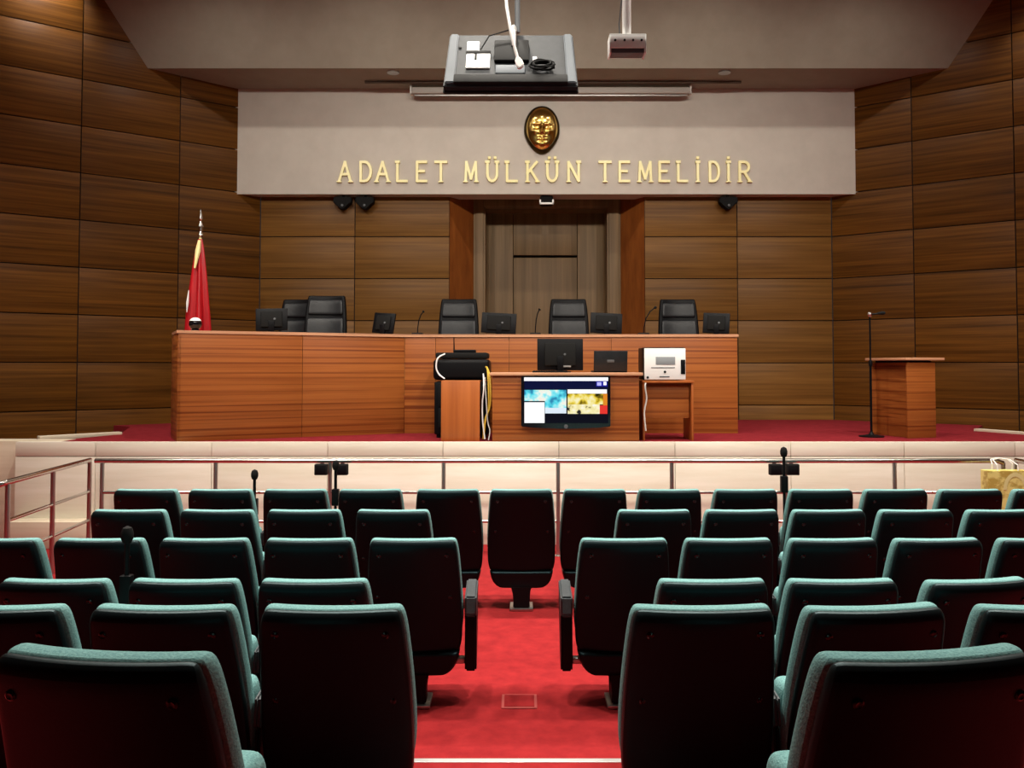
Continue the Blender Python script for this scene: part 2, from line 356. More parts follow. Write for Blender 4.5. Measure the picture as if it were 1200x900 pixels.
def g2(x, z, cx, cz, sx, sz): return math.exp(-((x-cx)/sx)**2-((z-cz)/sz)**2)
mb = MB(); NA, NRR = 56, 30; vs = [(0, 0, 0)]; fs = []
def fy(x, z):
    d = .03+.11*max(0, 1-(x/.235)**2-(z/.36)**2)**.5
    d += .020*g2(x, z, 0, .15, .11, .08)+.014*(g2(x, z, -.08, .055, .055, .018)+g2(x, z, .08, .055, .055, .018))
    d -= .040*(g2(x, z, -.078, .012, .042, .026)+g2(x, z, .078, .012, .042, .026))
    d += .022*(g2(x, z, -.078, .010, .022, .013)+g2(x, z, .078, .010, .022, .013))
    d += .060*g2(x, z, 0, -.045, .026, .05)+.026*g2(x, z, 0, .03, .02, .05)+.03*(g2(x, z, -.03, -.078, .017, .014)+g2(x, z, .03, -.078, .017, .014))
    d += .020*(g2(x, z, -.105, -.05, .04, .04)+g2(x, z, .105, -.05, .04, .04))
    d += .026*g2(x, z, 0, -.135, .05, .012)+.028*g2(x, z, 0, -.168, .042, .013)-.018*g2(x, z, 0, -.152, .055, .006)-.015*g2(x, z, 0, -.2, .05, .012)
    d += .034*g2(x, z, 0, -.245, .05, .03)
    return -d-.03
for i in range(1, NRR+1):
    for k in range(NA):
        x, z = outline(2*PI*k/NA, .86*i/NRR); vs.append((x, fy(x, z), z))
vs[0] = (0, fy(0, 0), 0)
for k in range(NA): fs.append((0, 1+k, 1+(k+1) % NA))
for i in range(NRR-1):
    for k in range(NA): fs.append((1+i*NA+k, 1+i*NA+(k+1) % NA, 1+(i+1)*NA+(k+1) % NA, 1+(i+1)*NA+k))
mb.add(vs, fs); mb.build('face', M_gold, mk, smooth=180)

# ---------------------------------------------------------------- roller screen case, soffit slot and spots
t = thing('projection_screen_case', 'long pale roller screen case under the soffit above the mask', 'projection screen', (.44, 12.72, 6.05))
MB().box(-2.09, 2.09, -.06, .06, -.05, .05, .02).build('housing', M_case, t); MB().box(-2.05, 2.05, -.02, .02, -.075, -.05, .006).build('bottom_bar', M_steel, t)
for x in (-2.1, 2.1): MB().box(x-.012, x+.012, -.065, .065, -.055, .085, .004).build('end_cap', M_offwhite, t)
struct(MB().box(-2.33, 3.27, 12.55, 12.58, 6.12, 6.148).build('trim_10', M_dark_slot))
for x, s in ((-1.86, 'left'), (2.95, 'right')):
    t = thing('soffit_spotlight', 'small recessed spotlight in the soffit, %s of the hanging television' % s, 'lamp', (x, 12.25, 6.17))
    MB().lathe([(.09, -.005), (.085, .02), (.06, .02), (.06, -.004)], 20).build('trim_ring', M_steel, t); MB().lathe([(.002, .0), (.058, .0), (.058, .012), (.002, .012)], 18).build('lens', M_blackm, t)
# small black speakers under the fascia
for x, lab in ((-2.73, 'left one of the pair of small black speakers under the fascia'), (-2.39, 'right one of the pair of small black speakers under the fascia'), (3.16, 'lone small black speaker under the fascia, right of the door')):
    t = thing('wall_speaker', lab, 'speaker', (x, 13.0, 4.525), 0, 'small speakers under the fascia')
    MB().box(-.02, .02, -.02, .02, -.06, 0, .004).build('bracket', M_black, t)
    MB().prism([(-.13, -.03), (.13, -.03), (.14, -.12), (.06, -.16), (.03, -.22), (-.03, -.22), (-.07, -.16), (-.14, -.12)], -.09, .06, 'y', bev=.012).build('cabinet', M_blackm, t)
    MB().lathe([(.02, 0), (.018, .012), (.004, .014)], 14, T(0, -.09, -.165) @ RX(PI/2)).build('indicator', M_grey, t)
t = thing('ceiling_camera', 'small black camera with white bracket above the door', 'camera', (.385, 13.02, 4.525))
MB().box(-.10, .10, -.06, .06, -.16, 0, .03).build('housing', M_blackm, t)
mb = MB().box(-.11, .11, -.085, -.06, -.145, -.115, .006); mb.box(-.11, -.085, -.085, -.06, -.145, -.07, .006); mb.box(.085, .11, -.085, -.06, -.145, -.07, .006); mb.build('bracket', M_white, t)

# ---------------------------------------------------------------- hanging television and projector mount
t = thing('hanging_television', 'flat television hung from the ceiling, its grey back towards the seats', 'television', (-.075, 6.08, 4.09), 0)
tilt = R(-36); MT = RX(tilt)
rot = (tilt, 0, 0)
MB().prism([(-.47, -.31), (.47, -.31), (.455, .31), (-.455, .31)], -.03, .02, 'y', bev=.008).build('back_cover', M_tvback, t, rot=rot)
MB().prism([(-.475, -.315), (.475, -.315), (.46, .315), (-.46, .315)], .015, .04, 'y', bev=.006).build('bezel', M_blackm, t, rot=rot)
for x in (-.425, .425):
    MB().prism([(x-.035, -.295), (x+.035, -.295), (x*.975+.03, .295), (x*.975-.03, .295)], -.05, -.025, 'y', bev=.008).build('side_rib', M_tvrib, t, rot=rot)
MB().box(-.40, .40, -.06, -.028, -.305, -.21, .012).build('lower_vent', M_blackm, t, rot=rot)
MB().box(-.12, .13, -.062, -.028, -.05, .20, .01).build('mount_plate', M_blackm, t, rot=rot)
mb = MB().box(-.11, .10, -.05, -.028, -.19, -.09, .008); mb.build('foot_socket', M_tvrib, t, rot=rot)
mb = MB().box(-.32, -.15, -.045, -.028, -.12, .05, .003); mb.box(-.32, -.23, -.045, -.028, .09, .20, .003); mb.build('label_sticker', M_white, t, rot=rot)
MB().box(-.325, -.145, -.05, -.028, .052, .078, .003).build('port_strip', M_blackm, t, rot=rot)
MB().box(-.262, -.243, -.049, -.04, -.03, .045, .003).build('label_mark', M_blackm, t, rot=rot)
for x, z in ((-.37, .14), (-.40, -.2), (-.17, -.08)): MB().lathe([(.012, 0), (.012, .006), (.004, .008)], 10, T(x, -.03, z) @ RX(PI/2)).build('screw', M_blackm, t, rot=rot)
MB().tube([(.02, -.06, .12), (.02, -.12, .2), (.02, -.02, .42)], .022, 10).build('mount_arm', M_steel, t, rot=rot)
MB().tube([(.045, .20, .30), (.045, .20, CEIL-4.09)], .020, 12).build('ceiling_pole', M_grey, t)
mb = MB(); pts = []
for i in range(60):
    a = i*.75; pts.append((.22+.075*math.cos(a)+.02*math.sin(a*.37), -.05-.0006*i, -.12+.045*math.sin(a)+.012*math.sin(a*.6)))
mb.tube(pts, .006, 6); mb.build('coiled_cable', M_blackm, t, rot=rot)
MB().tube([(-.22, -.05, .09), (-.16, -.09, .2), (0, -.1, .27), (.03, -.06, .32)], .005, 6).build('signal_cable', M_blackm, t, rot=rot)
MB().box(.155, .185, -.075, -.045, -.075, -.03, .004).build('plug', M_white, t, rot=rot)
t = thing('hanging_cable', 'white power cable with plug hanging in front of the television', 'cable', (-.10, 5.72, 3.93))
MB().tube([(-.03, .10, CEIL-3.93), (-.02, .05, 1.2), (-.012, .0, .6), (.0, -.05, .40), (.03, -.05, .22), (.06, -.04, .10), (.075, -.035, .05)], .0105, 10).build('cord', M_white, t)
MB().prism([(.055, .04), (.075, .06), (.10, .045), (.12, 0), (.10, -.02), (.085, -.03), (.065, -.01)], -.06, -.02, 'y', bev=.008).build('plug', M_white, t)
t = thing('projector_mount', 'white empty projector mount on a pole, right of the hanging television', 'mount', (.625, 5.0, 3.78))
MB().tube([(0, 0, .06), (0, 0, CEIL-3.78)], .026, 16).build('pole', M_white, t)
mb = MB().box(-.108, .108, -.06, -.048, -.01, .075, .004); mb.box(-.108, .108, .048, .06, -.03, .075, .004); mb.box(-.108, .108, -.06, .06, .063, .075, .004)
mb.box(-.108, -.098, -.06, .06, -.04, .07, .003); mb.box(.098, .108, -.06, .06, -.04, .07, .003); mb.build('bracket', M_white, t)
MB().box(-.096, .096, -.045, .045, -.035, .05, .005).build('inner_plate', M_grey, t)
for x in (-.075, -.02, .03, .08): MB().lathe([(.007, 0), (.007, .004), (.002, .005)], 10, T(x, -.06, .035) @ RX(PI/2)).build('bolt_hole', M_blackm, t)
MB().tube([(-.04, 0, .075), (-.045, 0, .15), (-.03, 0, .3)], .004, 6).build('safety_wire', M_grey, t)

# ---------------------------------------------------------------- judges' bench
BT = 2.30
bench = thing('judges_bench', 'long reddish wood judges bench with an angled left wing across the stage', 'bench', (-.4, 10.6, SZ))
def wb(mb, name, m, x=0, y=0, rz=0, **k): return mb.build(name, m, bench, (x+.4, y-10.6, -SZ), rz, **k)
A0 = Vector((-3.73, 9.27)); A1 = Vector((-1.43, 10.45)); dv = A1-A0; WL = dv.length; WA = math.atan2(dv.y, dv.x)
for a, b in ((0, WL*.52), (WL*.52, WL)): wb(MB().box(a+.002, b-.002, 0, .03, SZ, BT-.035, .002), 'front_panel', M_bench, A0.x, A0.y, WA)
for a, b in ((-1.43, -1.05), (-1.05, -.15), (-.15, 1.10), (1.10, 2.646)): wb(MB().box(a+.002, b-.002, 0, .03, SZ, BT-.035, .002), 'front_panel', M_bench, 0, 10.45, 0)
ca, sa = math.cos(WA), math.sin(WA); nb = Vector((-sa, ca))
B0 = A0+nb*.75; tt = (11.2-(B0.y))/dv.y; B1 = B0+dv*tt
ed = Vector((ca, sa))*.02
wb(MB().prism([(A0.x-ed.x-sa*-.012, A0.y-.014), (A1.x+.004, A1.y-.014), (2.66, 10.436), (2.66, 11.2), (B1.x, B1.y), (B0.x, B0.y)], BT-.035, BT, bev=.004), 'bench_top', M_edge)
wb(MB().box(-.03, 0, 0, .74, SZ, BT-.035, .002), 'end_panel', M_bench, A0.x+.03*ca, A0.y+.03*sa, WA)
wb(MB().box(2.616, 2.646, .03, .72, SZ, BT-.035, .002), 'end_panel', M_bench, 0, 10.45)

def exec_chair(loc, rz, label):
    t = thing('executive_chair', label, 'chair', loc, rz, 'black chairs behind the bench')
    us = [-1, -.8, -.4, 0, .4, .8, 1]
    MB().slab(us, [(.50, .24, -.20), (.56, .28, -.21), (.75, .29, -.22), (1.0, .285, -.25), (1.25, .265, -.29), (1.36, .25, -.31), (1.385, .24, -.315)], .06, -.05, .05).build('backrest', M_black, t, sub=2)
    MB().slab(us, [(.56, .22, -.20), (.62, .24, -.21), (.80, .25, -.215), (.98, .248, -.24), (1.09, .242, -.26)], .09, .02, .04).build('back_cushion', M_leather, t, sub=2)
    MB().slab(us, [(1.12, .23, -.265), (1.16, .235, -.27), (1.25, .23, -.285), (1.33, .22, -.30)], .085, .02, .04).build('headrest', M_leather, t, sub=2)
    MB().box(-.25, .25, -.22, .28, .42, .52, .04, seg=4).build('seat', M_leather, t)
    for x in (-.29, .29):
        MB().tube([(x, -.18, .48), (x, -.2, .66), (x, .12, .68), (x, .16, .5)], .018, 8).build('armrest', M_black, t)
    MB().tube([(0, 0, .1), (0, 0, .43)], .03, 12).build('gas_lift', M_steel, t)
    mb = MB()
    for k in range(5):
        a = 2*PI*k/5; mb.tube([(0, 0, .11), (.29*math.cos(a), .29*math.sin(a), .06)], [.03, .018], 8)
    mb.build('star_base', M_black, t)
    for k in range(5):
        a = 2*PI*k/5; MB().lathe([(.03, -.012), (.03, .012)], 14, T(.29*math.cos(a), .29*math.sin(a), .031) @ RX(PI/2)).build('caster', M_black, t)
    return t
PZ = 1.47
for x, y, rz, lab in ((-.875, 11.7, PI, 'black leather chair behind the bench, left of the door'), (.66, 11.7, PI, 'black leather chair behind the bench, right in front of the door'),
                      (2.20, 11.75, PI, 'black leather chair behind the bench, at its right end'), (-3.15, 11.75, PI-.15, 'black leather chair behind the left wing, beside the monitor with a bright mark'),
                      (-2.60, 11.15, PI+.02, 'taller looking black leather chair behind the left wing, on the right of two')):
    exec_chair((x, y, PZ), rz, lab)

def monitor(name, loc, rz, wd, ht, label, tilt=8, group=None, roll=0):
    t = thing(name, label, 'monitor', loc, rz, group)
    Mx = T(0, 0, .022+ht/2) @ RX(R(-tilt)) @ RY(R(roll))
    # local +y = screen side (towards the judges)
    MB().box(-wd/2, wd/2, -.015, .015, -ht/2, ht/2, .006, Mx).build('bezel', M_black, t)
    MB().box(-wd/2+.015, wd/2-.015, .0145, .0165, -ht/2+.015, ht/2-.015, 0, Mx).build('screen', M_blackg, t)
    MB().box(-wd*.34, wd*.34, -.04, -.012, -ht*.36, ht*.36, .014, Mx).build('rear_housing', M_blackm, t)
    MB().box(-.035, .035, -.055, -.03, .01, .02+ht*.45, .006).build('stand_neck', M_black, t)
    MB().box(-.12, .12, -.10, .08, 0, .014, .006).build('stand_base', M_black, t)
    MB().lathe([(.014, 0), (.012, .003), (.002, .004)], 12, Mx @ T(wd*.1, -.04, 0) @ RX(PI/2)).build('emblem', M_grey, t)
    return t
GM = 'monitors along the bench top'
monitor('monitor', (-1.74, 10.80, BT), -.35, .30, .262, 'small black monitor on the bench, left of the first gooseneck microphone', 10, GM, 4)
monitor('monitor', (-.285, 10.80, BT), .0, .44, .262, 'wide black monitor on the bench before the left side of the door', 10, GM, 3)
monitor('monitor', (1.075, 10.80, BT), -.0, .40, .262, 'black monitor on the bench before the right side of the door', 10, GM, 3)
monitor('monitor', (2.47, 10.80, BT), -.25, .33, .262, 'black monitor at the right end of the bench', 10, GM, 3)
monitor('monitor', (-2.93, 10.0, BT), .2, .36, .265, 'black monitor on the left wing, farthest left on the bench', 10, GM, -2)

def gooseneck(x, y, dx, h, label):
    t = thing('gooseneck_microphone', label, 'microphone', (x, y, BT), 0, 'gooseneck microphones on the bench')
    MB().box(-.07, .07, -.06, .06, 0, .03, .012).build('base', M_black, t)
    pts = [(0, 0, .02), (dx*.05, 0, h*.3), (dx*.2, 0, h*.6), (dx*.55, 0, h*.85), (dx*.9, 0, h*.97)]
    MB().tube(pts, .007, 8).build('gooseneck', M_black, t)
    MB().tube([pts[-1], (dx, 0, h), (dx*1.1, 0, h*1.02)], [.012, .018, .012], 10).build('microphone_head', M_blackm, t)
gooseneck(-1.31, 10.75, .075, .30, 'bent gooseneck microphone on the bench, leftmost of three')
gooseneck(.175, 10.75, .055, .325, 'upright gooseneck microphone on the bench in front of the door')
gooseneck(1.54, 10.75, .15, .35, 'far bent gooseneck microphone on the bench right of the door')

# small dome camera on the left end of the bench, flag behind it
t = thing('dome_camera', 'small black and white ball camera on the left end of the bench', 'camera', (-3.68, 9.62, BT))
MB().lathe([(.05, 0), (.045, .02), (.03, .03)], 18).build('base', M_black, t)
MB().lathe([(.002, -.07)]+[(.07*math.cos(R(a)), .07*math.sin(R(a))) for a in range(-75, 90, 15)]+[(.002, .07)], 18, T(0, 0, .085)).build('ball', M_blackg, t)
MB().lathe([(.074*math.cos(R(a)), .074*math.sin(R(a))) for a in range(28, 90, 10)]+[(.002, .074)], 18, T(0, 0, .085)).build('cap', M_white, t)
fl = thing('flag', 'red flag hanging furled from a pole behind the left end of the bench', 'flag', (-4.10, 10.85, SZ))
MB().lathe([(.20, 0), (.20, .03), (.06, .07), (.03, .12)], 24).build('pole_base', M_steel, fl)
MB().tube([(0, 0, .05), (0, 0, 2.48)], .016, 10).build('pole', M_goldp, fl)
MB().lathe([(.016, 2.46), (.035, 2.49), (.02, 2.53), (.03, 2.56), (.038, 2.60), (.02, 2.64), (.012, 2.67), (.026, 2.70), (.02, 2.74), (.003, 2.82)], 14).build('finial', M_chrome, fl)
mb = MB(); vs = []; fs = []; n = 64; zs = [2.44, 2.36, 2.2, 2.0, 1.75, 1.5, 1.2, .9, .6, .45]
for i, z in enumerate(zs):
    f = i/(len(zs)-1); wr = .025+.115*min(1, (2.44-z)/1.2)**.8
    for k in range(n):
        a = 2*PI*k/n; fold = 1+.42*f**.4*math.sin(a*5+z*.8+1.2)+.16*math.sin(a*3-z*1.2)
        vs.append((wr*fold*math.cos(a)*1.0+.0*f, wr*.75*fold*math.sin(a), z-(.05*math.sin(a*2) if i == len(zs)-1 else 0)))
for i in range(len(zs)-1):
    for k in range(n): fs.append((i*n+k, i*n+(k+1) % n, (i+1)*n+(k+1) % n, (i+1)*n+k))
mb.add(vs, fs); mb.build('cloth', M_flag, fl, smooth=60)
MB().tube([(0, -.03, 2.42), (-.01, -.055, 2.28), (-.03, -.095, 2.06)], [.02, .034, .012], 8).build('gold_tassel', M_goldp, fl)
# white crescent patch shown as slivers in the folds
MB().tube([(-.105, -.09, 1.78), (-.115, -.10, 1.62), (-.12, -.105, 1.5)], [.006, .017, .005], 6).build('white_emblem_fold', M_white, fl)
MB().tube([(-.02, -.155, 1.42), (-.025, -.16, 1.30), (-.028, -.165, 1.15)], [.005, .014, .006], 6).build('white_emblem_fold', M_white, fl)

# ---------------------------------------------------------------- clerk's desk and what stands round it
t = thing('clerk_desk', 'wooden clerk desk with a television on its front, at the stage edge', 'desk', (.48, 9.6, SZ))
DX = -.48; DY = -9.6
MB().box(-.316+DX, 1.28+DX, 9.30+DY, 9.33+DY, 0, .715, .003).build('front_panel', M_bench, t)
MB().box(-.345+DX, 1.32+DX, 9.27+DY, 9.95+DY, .715, .748, .004).build('desk_top', M_edge, t)
for x in (-.316, 1.25): MB().box(x+DX, x+.03+DX, 9.335+DY, 9.93+DY, 0, .714, .003).build('side_panel', M_bench, t)
DT = SZ+.748
t = thing('front_television', 'flat television with a lit desktop, mounted on the clerk desk front', 'television', (.48, 9.27, 1.52))
mb = MB().prism([(-.482, .282), (.482, .282), (.482, -.262), (.36, -.276), (.06, -.286), (-.06, -.286), (-.36, -.276), (-.482, -.262)], -.045, 0, 'y', bev=.006); mb.build('bezel', M_blackg, t)
MB().box(-.3, .3, 0, .028, -.2, .2, .004).build('wall_bracket', M_black, t)
MB().lathe([(.022, 0), (.02, .004), (.004, .005)], 16, T(0, -.045, -.262) @ RX(PI/2)).build('emblem', M_grey, t)
sc = MB().box(-.456, .456, -.0475, -.044, -.225, .262, 0).build('screen', emis('screen_black', (.004, .004, .010, 1)), t)
kx = .00922
def scr(x0, x1, y0, y1, name, m, d=.0485):
    # screen picture pieces given in the screen's own grid
    X0 = (x0-663.5)*kx; X1 = (x1-663.5)*kx; Za = .282-(y0-440.8)*kx; Zb = .282-(y1-440.8)*kx
    return MB().box(X0, X1, -d, -.0475, Zb, Za).build(name, m, sc)
E_white = emis('screen_white', (1, 1, 1, 1), 1.1)
scr(614.6, 713, 442.4, 446.6, 'menu_bar', E_white)
scr(615, 713, 446.6, 456, 'title_band', emis('screen_navy', (.004, .006, .04, 1)), .0480)
scr(700, 705, 448, 452, 'icon', emis('screen_icon', (.5, .5, 1, 1))); scr(707.5, 711, 447.5, 451.5, 'icon', E_white)
scr(699, 712, 446.7, 453, 'icon_band', emis('screen_blue', (.02, .02, .35, 1)), .0482)
def picture(name, cols, scale):
    m = bpy.data.materials.new(name); m.use_nodes = True; nt = m.node_tree; N = nt.nodes; L = nt.links; b = N['Principled BSDF']
    tc = N.new('ShaderNodeTexCoord'); no = N.new('ShaderNodeTexNoise'); no.inputs['Scale'].default_value = scale; no.inputs['Detail'].default_value = 2.5
    rp = N.new('ShaderNodeValToRGB'); e = rp.color_ramp.elements
    e[0].position = cols[0][0]; e[0].color = cols[0][1]; e[1].position = cols[-1][0]; e[1].color = cols[-1][1]
    for p, c in cols[1:-1]: q = e.new(p); q.color = c
    L.new(tc.outputs['Object'], no.inputs['Vector']); L.new(no.outputs['Fac'], rp.inputs[0])
    b.inputs['Base Color'].default_value = (0, 0, 0, 1); b.inputs['Specular IOR Level'].default_value = .1; L.new(rp.outputs[0], b.inputs['Emission Color']); b.inputs['Emission Strength'].default_value = 1
    return m
P_map = picture('map_picture', [(.34, (.03, .25, .45, 1)), (.44, (.10, .72, .85, 1)), (.52, (.35, .85, .90, 1)), (.58, (.85, .95, .85, 1)), (.66, (.95, .85, .75, 1))], 9)
P_yel = picture('photo_picture', [(.34, (.02, .02, .0, 1)), (.43, (.30, .20, .01, 1)), (.50, (.75, .55, .03, 1)), (.58, (.9, .75, .2, 1)), (.68, (.95, .9, .55, 1))], 11)
P_pal = picture('pale_picture', [(.34, (.02, .02, .02, 1)), (.40, (.85, .75, .35, 1)), (.52, (.95, .88, .5, 1)), (.62, (1, .95, .85, 1))], 13)
scr(615, 664, 457, 470, 'map_picture', P_map); scr(639, 664, 470, 478, 'map_picture', P_map); scr(639, 664, 478, 484.5, 'caption_strip', emis('screen_pale', (.75, .85, .95, 1)))
scr(615, 638.5, 471.5, 495.6, 'blank_window', E_white); scr(665.5, 711.5, 456.5, 461.3, 'address_bar', E_white)
scr(665.5, 707, 461.5, 474, 'photo_picture', P_yel); scr(665.5, 703, 474, 485, 'pale_picture', P_pal)
scr(703, 712, 475, 485, 'red_corner', emis('screen_red', (.8, .04, .03, 1))); scr(707, 712, 461.5, 475, 'orange_side', emis('screen_orange', (.75, .25, .02, 1)))
# on the desk
m2 = monitor('desk_monitor', (.44, 9.70, DT), 0, .52, .36, 'large black monitor standing on the clerk desk above the television', 4)
MB().box(.02, .12, -.044, -.03, .06, .13, .003).build('label_sticker', M_lcd, m2); MB().box(-.14, -.07, -.044, -.03, .09, .12, .003).build('label_sticker', M_white, m2)
t = thing('keyboard', 'black keyboard lying on the clerk desk below the large monitor', 'keyboard', (.32, 9.45, DT))
MB().box(-.2, .2, -.06, .06, 0, .016, .005).build('keyboard_body', M_black, t)
mb = MB()
for i in range(14):
    for j in range(4): mb.box(-.19+i*.0272, -.167+i*.0272, -.052+j*.026, -.031+j*.026, .015, .022, .002)
mb.build('keys', M_blackm, t)
t = thing('laptop', 'open dark laptop on the clerk desk, right of the large monitor', 'laptop', (1.0, 9.62, DT), .05)
MB().box(-.19, .19, -.02, .24, 0, .02, .006).build('laptop_base', M_black, t)
MB().box(-.19, .19, -.008, .008, 0, .23, .005, T(0, -.02, .015) @ RX(R(8))).build('laptop_lid', M_leather, t)
MB().box(-.04, .04, -.012, -.008, .10, .13, .001, T(0, -.02, .015) @ RX(R(8))).build('emblem', M_grey, t)
# wooden cabinet, black copier behind it, little router, cables
t = thing('small_cabinet', 'narrow orange wood cabinet beside the clerk desk', 'cabinet', (-.667, 9.5, SZ))
MB().box(-.211, .211, -.15, -.13, 0, .66, .003).build('front_panel', M_benchv, t)
MB().box(-.205, -.187, -.129, .16, 0, .64, .002).build('side_panel', M_benchv, t); MB().box(.187, .205, -.129, .16, 0, .64, .002).build('side_panel', M_benchv, t)
MB().box(-.211, .211, -.129, .17, .641, .66, .003).build('cabinet_top', M_benchv, t)
t = thing('copier', 'tall black office copier behind the narrow orange cabinet', 'copier', (-.685, 10.05, SZ))
MB().box(-.31, .31, -.28, .28, .04, .64, .012).build('cabinet_body', M_black, t)
MB().box(-.325, .32, -.30, .29, .66, .90, .045, seg=4).build('scanner_body', M_black, t)
MB().box(-.30, .30, -.27, .27, .905, .975, .02).build('lid', M_blackm, t)
MB().box(-.26, .26, -.295, -.275, .12, .34, .005).build('paper_drawer', M_blackm, t); MB().box(-.26, .26, -.295, -.275, .36, .60, .005).build('paper_drawer', M_blackm, t)
for x in (-.26, .26):
    for y in (-.23, .23): MB().lathe([(.03, 0), (.03, .05)], 12, T(x, y, 0)).build('caster', M_black, t)
t = thing('router', 'black router with an upright antenna on top of the copier', 'router', (-.66, 9.95, SZ+.975))
MB().box(-.13, .13, -.07, .07, 0, .035, .01).build('router_body', M_black, t)
MB().tube([(-.125, 0, .02), (-.125, 0, .06), (-.128, 0, .18)], [.009, .008, .006], 8).build('antenna', M_black, t)
def cable(pts, r, m, label, cat='cable', group='loose cables by the copier'):
    P = [Vector(p) for p in pts]; out = []
    for i in range(len(P)-1):
        p0, p1, p2, p3 = P[max(i-1, 0)], P[i], P[i+1], P[min(i+2, len(P)-1)]
        for k in range(6):
            u = k/6; out.append(.5*((2*p1)+(p2-p0)*u+(2*p0-5*p1+4*p2-p3)*u*u+(3*p1-p0-3*p2+p3)*u**3))
    out.append(P[-1]); return tag(MB().tube(out, r, 7).build('cable', m), label, cat, group)
cable([(-.87, 9.735, 2.05), (-.95, 9.72, 2.0), (-.97, 9.72, 1.9), (-.94, 9.72, 1.82), (-.87, 9.70, 1.765)], .009, M_white, 'white cable looping down the left of the copier')
cable([(-.40, 9.66, 1.90), (-.375, 9.50, 1.86), (-.36, 9.45, 1.6), (-.37, 9.45, 1.4), (-.41, 9.42, 1.25), (-.42, 9.42, 1.11)], .010, M_yellow, 'yellow cable hanging between the cabinet and the clerk desk')
cable([(-.385, 9.66, 1.88), (-.355, 9.50, 1.82), (-.338, 9.43, 1.62), (-.35, 9.42, 1.45), (-.395, 9.40, 1.33), (-.41, 9.40, 1.12)], .009, M_yellow, 'thin yellow cable nearest the clerk desk side')
cable([(-.43, 9.66, 1.82), (-.42, 9.5, 1.78), (-.415, 9.42, 1.65), (-.43, 9.41, 1.5), (-.425, 9.40, 1.3), (-.40, 9.39, 1.11)], .008, M_white, 'white cable hanging right beside the narrow cabinet')
cable([(-.41, 9.66, 1.78), (-.40, 9.48, 1.7), (-.385, 9.40, 1.5), (-.37, 9.40, 1.3), (-.345, 9.39, 1.2), (-.36, 9.37, 1.10)], .006, M_offwhite, 'thin pale cable curling to the floor before the dark gap')
# side table with the white machine
t = thing('side_table', 'low wooden side table under the white machine', 'table', (1.6, 9.65, SZ))
MB().box(-.27, .30, -.26, .26, .635, .66, .003).build('table_top', M_benchv, t)
MB().box(-.265, .255, -.19, -.17, .245, .634, .003).build('modesty_panel', M_bench, t)
for x in (-.265, .272): MB().box(x, x+.022, -.25, .25, 0, .634, .003).build('side_panel', M_benchv, t)
t = thing('white_machine', 'white boxy machine with a grey display on the side table', 'machine', (1.57, 9.62, SZ+.66))
MB().box(-.225, .235, -.20, .20, .006, .365, .012).build('machine_body', M_black, t)
MB().box(-.215, .24, -.215, -.198, .01, .355, .006).build('front_plate', M_white, t)
MB().box(-.09, .125, -.219, -.212, .175, .262, .003).build('display', M_lcd, t)
MB().box(.185, .235, -.224, -.212, .07, .23, .006).build('side_slot', M_black, t)
MB().box(-.14, .12, -.218, -.213, .138, .146, 0).build('label_line', M_grey, t); MB().box(-.05, .06, -.218, -.213, .035, .048, 0).build('label_line', M_grey, t)
for x, z, r in ((.01, .095, .014), (-.18, .035, .013)): MB().lathe([(r, 0), (r, .006), (r*.4, .008)], 12, T(x, -.215, z) @ RX(PI/2)).build('button', M_blackm, t)
cable([(1.375, 9.42, 1.74), (1.355, 9.36, 1.68), (1.37, 9.36, 1.55), (1.345, 9.36, 1.4), (1.36, 9.36, 1.2)], .009, M_offwhite, 'pale power cord dangling from the white machine')

# ---------------------------------------------------------------- lectern and microphone stand on the right of the stage
le = thing('lectern', 'wooden lectern standing turned on the right of the stage', 'lectern', (4.38, 9.70, SZ), math.atan2(.12, .37))
# local x along the lit short side, local y along the dark long side
MB().box(0, .40, 0, .022, 0, .86, .003).build('side_panel', M_bench, le); MB().box(0, .40, .57, .592, 0, .86, .003).build('side_panel', M_bench, le)
MB().box(.06, .082, .023, .569, 0, .86, .003).build('front_panel', M_bench, le, rz=0)
MB().box(.09, .38, .024, .568, .40, .42, .003).build('shelf', M_bench, le)
MB().box(.05, .36, .02, .57, .861, .885, .003).build('top_support', M_blackm, le)
MB().box(-.05, .50, -.04, .63, .886, .915, .004).build('lectern_top', M_edge, le)
t = thing('microphone_stand', 'tall black microphone stand in front of the lectern', 'microphone stand', (4.06, 9.93, SZ))
MB().lathe([(.14, 0), (.14, .012), (.03, .03), (.014, .06)], 24).build('base', M_black, t)
MB().tube([(0, 0, .05), (0, 0, .85)], .014, 10).build('lower_tube', M_black, t); MB().tube([(0, 0, .84), (0, 0, 1.40)], .010, 10).build('upper_tube', M_black, t)
MB().lathe([(.02, .82), (.022, .87), (.014, .89)], 14).build('clutch', M_black, t)
MB().lathe([(.002, 1.385), (.022, 1.395), (.03, 1.42), (.022, 1.445), (.002, 1.455)], 14).build('swivel', M_chrome, t)
MB().tube([(-.02, 0, 1.42), (.05, -.02, 1.425), (.10, -.03, 1.43)], .011, 8).build('clip', M_black, t)
MB().tube([(.08, -.03, 1.43), (.13, -.04, 1.435), (.16, -.045, 1.435)], [.014, .022, .016], 10).build('microphone', M_blackm, t)

